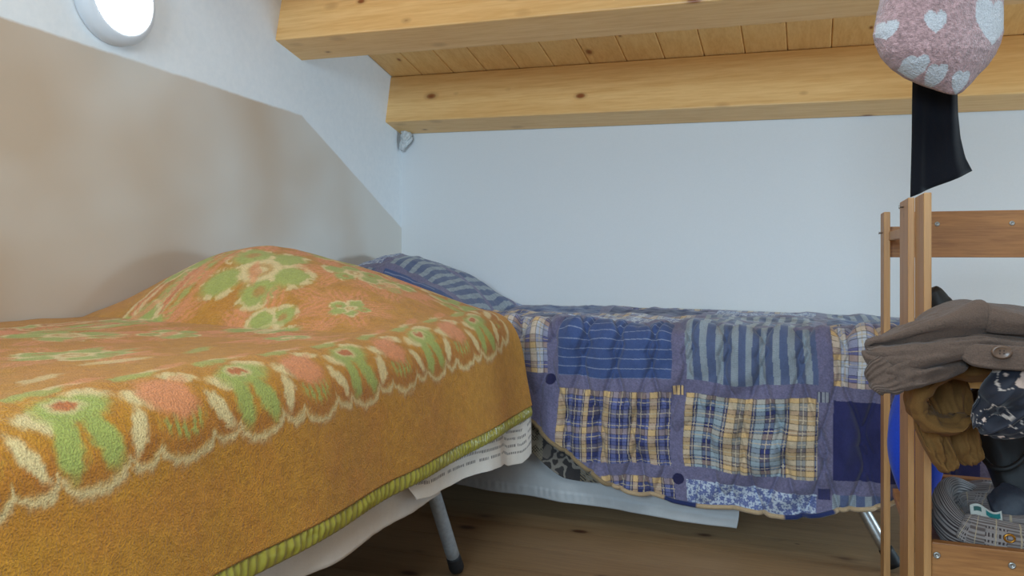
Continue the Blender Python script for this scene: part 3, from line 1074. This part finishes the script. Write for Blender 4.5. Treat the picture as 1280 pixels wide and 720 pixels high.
# shelves
lz = P(1163, 676, 1.25)[2]
YBK = 1.60
def shelf_board(z0, z1, mat=M_rail):
    V, F = join([box_vf((0.157, 1.262, z0), (XR2 - 0.0115, YBK, z1), 0.0015), box_vf((0.1365, 1.4685, z0), (0.158, YBK, z1), 0.0015), box_vf((XR2 - 0.012, 1.4685, z0), (XR2 + 0.0075, YBK, z1), 0.0015)])
    return obj('shelf_board', V, F, mat, rack, smooth=False)
sz_ = lz - 0.024
shelf_board(sz_ - 0.014, sz_)
fr_ = box('front_rail', (0.1556, 1.246, lz - 0.066), (XR2 - 0.012, 1.260, lz), M_rail, rack, 0.0015)
for px, py in ((1171, 694), (1265, 707)):
    screw(P(px, py, 1.2455), (0, -1, 0), 0.0048, fr_)
box('rear_rail', (0.185, YBK - 0.022, sz_ + 0.0005), (0.306, YBK, sz_ + 0.034), M_rail, rack, 0.003)
uz = 0.552
shelf_board(uz - 0.018, uz, M_board)
shelf_board(0.085, 0.1)

# ------------------------------------------------------------------ clothes on the rack
def roll_obj(name, R, mat, parent=None, cols=None):
    V, F = loft_vf(R)
    return obj(name, V, F, mat, parent, cols)
Yd = (0, 1, 0)
M_brown = cloth('brown_knit', (100, 82, 72), 0.95, 600, 0.5, 0.002, 0.12, 0.12, 0.1, 200)
M_ochre = cloth('ochre_cloth', (124, 88, 48), 0.9, 800, 0.25, 0.001, 0.03, 0.10, 0.15)
swt = empty('cardigan', tuple(P(1200, 470, 1.40)), 'folded brown knitted cardigan with a button, piled on the shelf rack', 'cardigan')
def pts(l): return [P(*p) for p in l]
n = 90
R = cloth_roll(pts([(1088, 438, 1.165), (1112, 430, 1.168), (1142, 421, 1.172), (1166, 404, 1.178), (1205, 396, 1.24), (1250, 402, 1.31), (1300, 406, 1.36), (1370, 412, 1.36)]),
               [(0, 1, 0.05)] * 8, [0.025, 0.04, 0.045, 0.048, 0.09, 0.13, 0.14, 0.13], [0.006, 0.010, 0.013, 0.018, 0.022, 0.022, 0.020, 0.016], 150, 64, 2.0, 0.010, 8, 3, ortho=False)
roll_obj('body', R, M_brown, swt)
R = cloth_roll(pts([(1084, 436, 1.11), (1108, 434, 1.105), (1145, 424, 1.10), (1188, 414, 1.10), (1216, 410, 1.11), (1250, 416, 1.11), (1290, 424, 1.12), (1370, 434, 1.13)]),
               [(0, 1, -0.45)] * 8, [0.02, 0.035, 0.042, 0.05, 0.055, 0.055, 0.055, 0.05], [0.008, 0.013, 0.015, 0.018, 0.022, 0.020, 0.018, 0.016], 150, 64, 2.0, 0.014, 7, 8)
roll_obj('front_fold', R, M_brown, swt)
R = cloth_roll(pts([(1082, 438, 1.09), (1100, 448, 1.075), (1140, 445, 1.07), (1190, 435, 1.07), (1240, 432, 1.075), (1330, 440, 1.08)]),
               [(0, 0.6, 1.0)] * 6, [0.006, 0.016, 0.018, 0.016, 0.012, 0.01], [0.010, 0.014, 0.014, 0.013, 0.012, 0.010], 140, 56, 2.1, 0.008, 9, 9)
roll_obj('rolled_edge', R, M_brown, swt)
R = cloth_roll(pts([(1200, 442, 1.10), (1170, 448, 1.085), (1138, 456, 1.075), (1116, 466, 1.07), (1106, 474, 1.07)]),
               [(0, 0.5, 1.0)] * 5, [0.022, 0.028, 0.029, 0.026, 0.024], [0.016, 0.018, 0.017, 0.014, 0.010], 100, 56, 2.3, 0.016, 7, 12)
roll_obj('sleeve', R, M_brown, swt)
# ribbed cuff
R = cloth_roll(pts([(1118, 462, 1.068), (1108, 471, 1.064), (1099, 480, 1.062), (1094, 489, 1.062)]), [(0.35, 0.3, 1.0)] * 4, [0.024, 0.025, 0.022, 0.018], [0.012, 0.012, 0.010, 0.006], 60, 90, 2.6, 0.001, 5, 13)
ph_ = np.arange(90)
R += (0.0012 * np.sin(ph_ * 2 * np.pi / 5))[None, :, None] * np.array([0, -1, 0.2])
roll_obj('cuff', R, M_brown, swt)
# button band
R = cloth_roll(pts([(1203, 441, 1.065), (1218, 444, 1.06), (1240, 446, 1.055), (1275, 448, 1.055), (1330, 452, 1.06)]), [(0.25, 0.2, 1.0), (0.1, 0.2, 1.0), (0, 0.2, 1), (0, 0.2, 1), (0, 0.2, 1)],
               [0.007, 0.013, 0.014, 0.014, 0.013], [0.006, 0.006, 0.006, 0.006, 0.006], 70, 40, 4, 0.002, 5, 14)
pk = roll_obj('button_band', R, M_brown, swt)
cb = P(1252, 440, 1.046)
ph = np.linspace(0, 2 * np.pi, 28, endpoint=False)
RR = []
for d, r in ((0.004, 0.009), (0.0, 0.0105), (-0.002, 0.0105), (-0.0032, 0.009), (-0.0022, 0.007), (-0.0018, 0.004), (-0.0018, 0.0005)):
    RR.append(cb + np.stack([r * np.cos(ph), np.full(28, d), 0.72 * r * np.sin(ph)], 1))
V, F = loft_vf(np.array(RR))
bt = obj('button', V, F, plain('horn_button', (98, 76, 62), 0.3, 0, 150, 0.25, 0.05), pk)
holes = []
for sx, sz in ((-1, 1), (1, 1), (-1, -1), (1, -1)):
    c0 = cb + np.array([sx * 0.002, -0.0022, sz * 0.0016])
    holes.append(tube_vf([c0, c0 + np.array([0, 0.0006, 0])], 0.0007, 8))
V, F = join(holes)
obj('thread', V, F, plain('thread', (40, 32, 28), 0.8), bt)

# ochre trousers: fold over the shelf edge, loop and two hanging ends
tro = empty('trousers', tuple(P(1190, 560, 1.27)), 'ochre cotton trousers slung over the shelf edge under the brown cardigan', 'trousers')
R = cloth_roll(pts([(1360, 464, 1.30), (1290, 462, 1.25), (1230, 455, 1.19), (1190, 459, 1.165), (1162, 472, 1.155), (1146, 490, 1.15), (1147, 510, 1.15), (1162, 524, 1.15), (1184, 529, 1.155), (1202, 520, 1.165)]),
               [(0, 1, 0.08)] * 10, [0.05, 0.05, 0.05, 0.045, 0.045, 0.042, 0.04, 0.038, 0.036, 0.03], [0.012, 0.014, 0.016, 0.014, 0.011, 0.009, 0.009, 0.010, 0.010, 0.006], 170, 60, 2.4, 0.012, 14, 21)
roll_obj('waist', R, M_ochre, tro)
R = cloth_roll(pts([(1182, 462, 1.235), (1186, 490, 1.222), (1194, 518, 1.20), (1205, 545, 1.19), (1211, 566, 1.19), (1214, 580, 1.19)]),
               [(1, 0.3, 0.05)] * 6, [0.022, 0.030, 0.026, 0.020, 0.017, 0.013], [0.008, 0.010, 0.012, 0.012, 0.010, 0.007], 120, 60, 2.0, 0.020, 6, 22)
roll_obj('leg', R, M_ochre, tro)
R = cloth_roll(pts([(1150, 512, 1.165), (1158, 530, 1.165), (1170, 552, 1.165), (1180, 572, 1.165), (1187, 588, 1.165)]),
               [(1, 0.3, 0.1)] * 5, [0.008, 0.015, 0.017, 0.016, 0.012], [0.008, 0.011, 0.011, 0.010, 0.007], 110, 60, 2.0, 0.018, 6, 23)
roll_obj('leg', R, M_ochre, tro)

# navy print scarf hanging at the frame edge
n_, m_ = 130, 110
R = cloth_roll(pts([(1315, 468, 1.10), (1290, 482, 1.09), (1268, 502, 1.08), (1250, 518, 1.08), (1234, 528, 1.08), (1222, 534, 1.085)]), [(0.75, 0.2, -1.0)] * 6,
               [0.040, 0.044, 0.040, 0.034, 0.024, 0.012], [0.022, 0.024, 0.022, 0.018, 0.012, 0.007], n_, m_, 2.2, 0.016, 6, 31)
uu = np.linspace(0, 1, n_)[:, None] * 0.16; vv = np.abs(np.linspace(-1, 1, m_))[None, :] * 0.10
pt = fbm(uu * 55 + 3, vv * 60 + 2, 91, 2)
sc = np.ones((n_, m_, 3)) * lin((24, 26, 38))
sc[(pt > 0.24)] = lin((186, 160, 146))
sc[(np.abs(pt - 0.02) < 0.02) & (fbm(uu * 25, vv * 25, 92, 2) > 0.08)] = lin((176, 160, 150))
sf = roll_obj('scarf', R, cloth('printed_scarf', None, 0.7, 700, 0.2, 0.001, 0.2, 0.05, 0.3), None, sc)
tag(sf, 'navy scarf with a cream print hanging over the shelf at the right edge', 'scarf')
# blue denim bundle behind the scarf
R = cloth_roll(pts([(1256, 452, 1.19), (1268, 452, 1.19), (1295, 455, 1.19), (1340, 458, 1.19)]), [(0, 0.6, 1)] * 4, [0.008, 0.020, 0.022, 0.02], [0.012, 0.022, 0.024, 0.02], 60, 40, 2.2, 0.01, 6, 33)
R[..., 2] -= 0.006
dn = roll_obj('denim_jeans', R, cloth('denim', (44, 56, 84), 0.9, 800, 0.3))
tag(dn, 'rolled dark blue denim at the right edge above the printed scarf', 'jeans')

# black bag leaning inside the rack : body, flap, handle
bagm = plain('black_leather', (12, 13, 16), 0.62, 0, 220, 0.2, 0.25, 0.0008, 0.5)
bag = empty('black_bag', tuple(P(1262, 640, 1.42)), 'black leather bag standing in the shelf rack behind the scarf', 'bag')
R = cloth_roll(pts([(1212, 490, 1.47), (1236, 515, 1.45), (1262, 555, 1.43), (1282, 595, 1.41), (1296, 640, 1.40)]), [(1.0, 0.2, 0.5)] * 5,
               [0.030, 0.040, 0.044, 0.046, 0.044], [0.022, 0.03, 0.032, 0.032, 0.03], 90, 48, 2.6, 0.006, 5, 41)
roll_obj('body', R, bagm, bag)
V, F = tube_vf(catmull(pts([(1228, 572, 1.37), (1240, 584, 1.345), (1258, 586, 1.335), (1274, 578, 1.335), (1290, 560, 1.34)]), 40), 0.004, 12)
obj('handle', V, F, bagm, bag)
R = cloth_roll(pts([(1244, 612, 1.36), (1258, 625, 1.34), (1274, 644, 1.33), (1300, 668, 1.33)]), [(1, 0.1, 1.0)] * 4, [0.016, 0.026, 0.03, 0.03], [0.006, 0.008, 0.008, 0.008], 60, 40, 3.5, 0.004, 5, 42)
roll_obj('flap', R, plain('slate_nylon', (44, 48, 58), 0.55, 0, 300, 0.15, 0.2), bag)
# black boot-like top poking above the cardigan
bx = empty('handbag', tuple(P(1190, 440, 1.53)), 'glossy black handbag top peeking over the brown cardigan', 'bag')
R = cloth_roll(pts([(1161, 362, 1.53), (1164, 366, 1.53), (1169, 376, 1.53), (1176, 392, 1.53), (1190, 440, 1.53)]), [(1, 0.5, 0)] * 5, [0.010, 0.014, 0.018, 0.022, 0.03], [0.01, 0.02, 0.025, 0.03, 0.035], 60, 40, 2.5, 0.002, 5, 43)
roll_obj('shell', R, bagm, bx)

# bright blue sack behind the posts
n_, m_ = 60, 48
zz0 = sz_ + 0.001
tt = np.linspace(0, 1, n_)[:, None]; ph = np.linspace(0, 2 * np.pi, m_, endpoint=False)[None, :]
rr = 0.046 * np.sin(np.pi * np.clip(0.06 + 0.80 * tt, 0, 1)) ** 0.55 * (1 + 0.12 * fbm(np.cos(ph) * 2 + 4, np.sin(ph) * 2 + tt * 3 + 4, 95, 2))
Rb = np.stack([0.168 + rr * np.cos(ph), 1.53 + rr * 0.9 * np.sin(ph) + 0 * tt, zz0 + 0.19 * tt + 0 * ph], -1)
V, F = loft_vf(Rb)
bs_ = obj('blue_sack', V, F, cloth('blue_nylon', (24, 66, 190), 0.5, 300, 0.15, 0.001, 0.1, 0.08, 0.4, 30))
tag(bs_, 'bright blue cloth sack behind the pine posts on the lower shelf', 'sack')

# checked shirt folded on the lower shelf
shirt = empty('checked_shirt', tuple(P(1225, 690, 1.33)), 'grey houndstooth checked shirt folded on the lower shelf, collar label showing', 'shirt')
M_check = cloth('checked_cotton', None, 0.9, 900, 0.2, 0.0006, 0.2, 0.05)
def stripes(n, m, L, Wd, mode):
    a = np.linspace(0, 1, n)[:, None] * L + 0 * np.zeros((1, m))
    b_ = np.abs(np.linspace(-1, 1, m))[None, :] * Wd + 0 * a
    base = np.ones((n, m, 3)) * lin((148, 138, 134))
    dk = lin((64, 54, 54))
    if mode == 'stripe':
        base[np.floor(b_ / 0.0020) % 2 == 0] = dk
    else:
        big = (np.floor(a / 0.034) % 2 == 0) & (np.floor(b_ / 0.03) % 2 == 0)
        fine = (np.floor(b_ / 0.0018) % 2 == 0)
        hx_ = (np.floor(a / 0.0028) % 2 == 0) & (np.floor(b_ / 0.0028) % 2 == 0)
        base[fine & ~big] = lin((104, 92, 88))
        base[big & hx_] = dk
        ln = (np.abs((a / 0.034) % 1 - 0.5) < 0.03)
        base[ln] = lin((176, 158, 132))
    return base
R = cloth_roll(pts([(1192, 640, 1.43), (1215, 631, 1.43), (1250, 631, 1.42), (1300, 634, 1.41), (1360, 636, 1.41)]), [(0.1, 1, 0.0)] * 5, [0.06, 0.09, 0.10, 0.10, 0.09], [0.014, 0.022, 0.022, 0.02, 0.018], 240, 320, 2.6, 0.012, 6, 51)
roll_obj('body', R, M_check, shirt, stripes(240, 320, 0.2, 0.2, 'check'))
R = cloth_roll(pts([(1214, 676, 1.29), (1195, 664, 1.30), (1181, 646, 1.33), (1178, 628, 1.37), (1190, 618, 1.42), (1212, 622, 1.45), (1238, 634, 1.45)]), [(0.1, 0.1, 1)] * 7, [0.018, 0.026, 0.032, 0.032, 0.028, 0.022, 0.015], [0.008, 0.010, 0.012, 0.012, 0.010, 0.008, 0.006], 150, 300, 2.4, 0.006, 6, 52)
roll_obj('collar', R, M_check, shirt, stripes(150, 300, 0.2, 0.07, 'stripe'))
R = cloth_roll(pts([(1201, 655, 1.285), (1215, 662, 1.28), (1240, 668, 1.275), (1275, 674, 1.275), (1330, 680, 1.28)]), [(0.1, 0.4, 1)] * 5, [0.018, 0.022, 0.022, 0.020, 0.018], [0.008, 0.010, 0.010, 0.009, 0.008], 240, 240, 2.6, 0.006, 6, 53)
roll_obj('cuff', R, M_check, shirt, stripes(240, 240, 0.16, 0.05, 'check'))
# white and green neck label
a0, a1 = P(1212, 631, 1.318), P(1252, 653, 1.318)
n_, m_ = 50, 24
tt = np.linspace(0, 1, n_)[:, None]; q = np.linspace(0, 1, m_)[None, :]
Lg = a0[None, None] + (a1 - a0)[None, None] * np.stack([tt + 0 * q, tt + 0 * q, 0.2 * tt + 0 * q], -1)
Lg[..., 2] += -0.016 * q + 0.010 * np.sin(tt * 6.28) * 0.4
Lg[..., 1] += -0.010 * q
lc = np.ones((n_, m_, 3)) * lin((206, 206, 196))
lc[((tt > 0.5) & (tt < 0.95) & (q > 0.15) & (q < 0.55))] = lin((40, 124, 124))
lc[((tt > 0.12) & (tt < 0.35) & (q > 0.2) & (q < 0.55))] = lin((60, 100, 96))
grid('neck_label', Lg, cloth('woven_label', None, 0.8, 900, 0.1), shirt, lc, 0.001)
shirt.children[-1]['label'] = 'white neck label with a green bar'
# brass ring stud on the shirt
cst = P(1262, 673, 1.262)
ph = np.linspace(0, 2 * np.pi, 40)
V, F = tube_vf(np.stack([cst[0] + 0.006 * np.cos(ph), np.full(40, cst[1]), cst[2] + 0.005 * np.sin(ph)], 1), 0.0016, 10, (0, 1, 0))
obj('brass_ring', V, F, plain('brass', (176, 124, 50), 0.3, 0.9, 100, 0.1, 0.05), shirt)

# ------------------------------------------------------------------ hanging washing
# pink fluffy hat with white hearts, hanging from the front beam by a cord
YH = 1.30
prof = [(-260, 1172, 1192), (-235, 1150, 1214), (-190, 1126, 1238), (-120, 1106, 1256), (-50, 1098, 1262), (0, 1095, 1262), (20, 1090, 1262.5), (43, 1086, 1263), (56, 1090, 1259), (70, 1097, 1251), (84, 1110, 1240), (96, 1128, 1226), (105, 1148, 1217), (112, 1168, 1208), (116, 1180, 1203), (118, 1188, 1197)]
py = np.array([p[0] for p in prof]); pl = np.array([p[1] for p in prof]); pr = np.array([p[2] for p in prof])
n_, m_ = 240, 260
yy = np.concatenate([np.linspace(-260, 40, 120), np.linspace(41, 118, 120)])
l_ = np.interp(yy, py, pl); r_ = np.interp(yy, py, pr)
for _ in range(3):
    l_[1:-1] = (l_[:-2] + l_[1:-1] * 2 + l_[2:]) / 4; r_[1:-1] = (r_[:-2] + r_[1:-1] * 2 + r_[2:]) / 4
ph = np.linspace(0, 2 * np.pi, m_, endpoint=False)
Rh = np.zeros((n_, m_, 3)); hp_ = np.zeros((n_, m_, 2))
for i in range(n_):
    A, B = P(l_[i], yy[i], YH), P(r_[i], yy[i], YH)
    c0 = (A + B) / 2; hw = np.linalg.norm(B - A) / 2
    ax = np.array([CS, SN, 0])
    fw = np.array([-SN, CS, 0])
    dp = 0.045 * min(1, hw / 0.08)
    fz = 0.0015 * fbm(np.cos(ph) * 30 + 40, np.sin(ph) * 30 + yy[i] * 0.3 + 90, 15, 2)
    Rh[i] = c0 + (np.cos(ph) * (hw + fz))[:, None] * ax + (np.sin(ph) * (dp + fz))[:, None] * fw
    hp_[i, :, 0] = (l_[i] + r_[i]) / 2 + np.cos(ph) * (r_[i] - l_[i]) / 2
    hp_[i, :, 1] = yy[i]
hc = np.ones((n_, m_, 3)) * lin((184, 148, 148))
nz_ = fbm(hp_[..., 0] * 0.35, hp_[..., 1] * 0.35 + (np.sin(ph) > 0)[None] * 300, 16, 2)
hc *= (1 + 0.9 * nz_)[..., None]
wob = 1.8 * fbm(hp_[..., 0] * 0.3, hp_[..., 1] * 0.3, 17, 2)
for (cx, cy, sz) in ((1150, 40, 14), (1232, 40, 29), (1095, 44, 12), (1130, 92, 15), (1158, 101, 13), (1193, 108, 13), (1118, -30, 20), (1190, -40, 26), (1240, -70, 18), (1140, -110, 22), (1210, -140, 22)):
    for front in (True, False):
        x = (hp_[..., 0] - cx - (0 if front else 23) + wob) / sz; y = -(hp_[..., 1] - cy + wob) / sz
        h = (x * x + y * y - 0.72) ** 3 - x * x * y ** 3 * 1.2
        mk = (h < 0) & ((np.sin(ph) < 0.0)[None] == front)
        hc[mk] = lin((206, 206, 210))
hat = empty('knit_hat', tuple(P(1182, 118, YH)), 'fluffy pink hat with white hearts hanging at the top right', 'hat')
roll_obj('crown', Rh, cloth('pink_fleece', None, 0.95, 500, 0.9, 0.003, 0.5, 0.15, 0.1, 220), hat, np.clip(hc, 0, 1))
top = P(1182, -258, YH)
V, F = tube_vf(np.array([top + np.array([0, 0, -0.01]), top + np.array([0, 0.03, 0.06]), (top[0], 1.40, 1.52 + TILT * (top[0] - XW))]), 0.0025, 8)
obj('cord', V, F, plain('white_cord', (214, 214, 210), 0.8), hat)
# black stocking
YS = 1.385
n_, m_ = 90, 60
prof = [(-240, 1150, 1186), (0, 1142, 1196), (104, 1139, 1199), (140, 1138, 1200), (170, 1137, 1203), (195, 1136, 1209), (212, 1135.5, 1218)]
py = [p[0] for p in prof]
tt = np.linspace(0, 1, n_)
Rs = np.zeros((n_, m_, 3))
ph = np.linspace(0, 2 * np.pi, m_, endpoint=False)
for i, t in enumerate(tt):
    yl = -240 + t * (247 + 240); yr = -240 + t * (213 + 240)
    e = -240 + t * (212 + 240)
    A = P(np.interp(e, py, [p[1] for p in prof]), yl, YS); B = P(np.interp(e, py, [p[2] for p in prof]), yr, YS)
    c0 = (A + B) / 2; ax = (B - A) / 2
    fw = np.array([-SN, CS, 0])
    q = np.cos(ph)
    fold = 0.006 * np.sin(q * 5 + 3 * t) * t + 0.004 * fbm(q * 3 + 5, 0 * q + t * 4, 19, 2)
    Rs[i] = c0 + q[:, None] * ax + (np.sin(ph) * 0.006 + fold)[:, None] * fw
sock = empty('black_stocking', tuple((Rs[-1].mean(0)).tolist()), 'black stocking with a slanted hem hanging behind the pink hat', 'stocking')
roll_obj('stocking_leg', Rs, cloth('black_jersey', (13, 14, 22), 0.9, 600, 0.3, 0.001, 0.15, 0.1, 0.15, 50), sock)
top = Rs[0].mean(0)
V, F = tube_vf(np.array([top + np.array([0, 0, -0.01]), top + np.array([0, 0.01, 0.04]), (top[0], 1.41, 1.52 + TILT * (top[0] - XW))]), 0.0025, 8)
obj('cord', V, F, plain('grey_cord', (150, 150, 148), 0.8), sock)
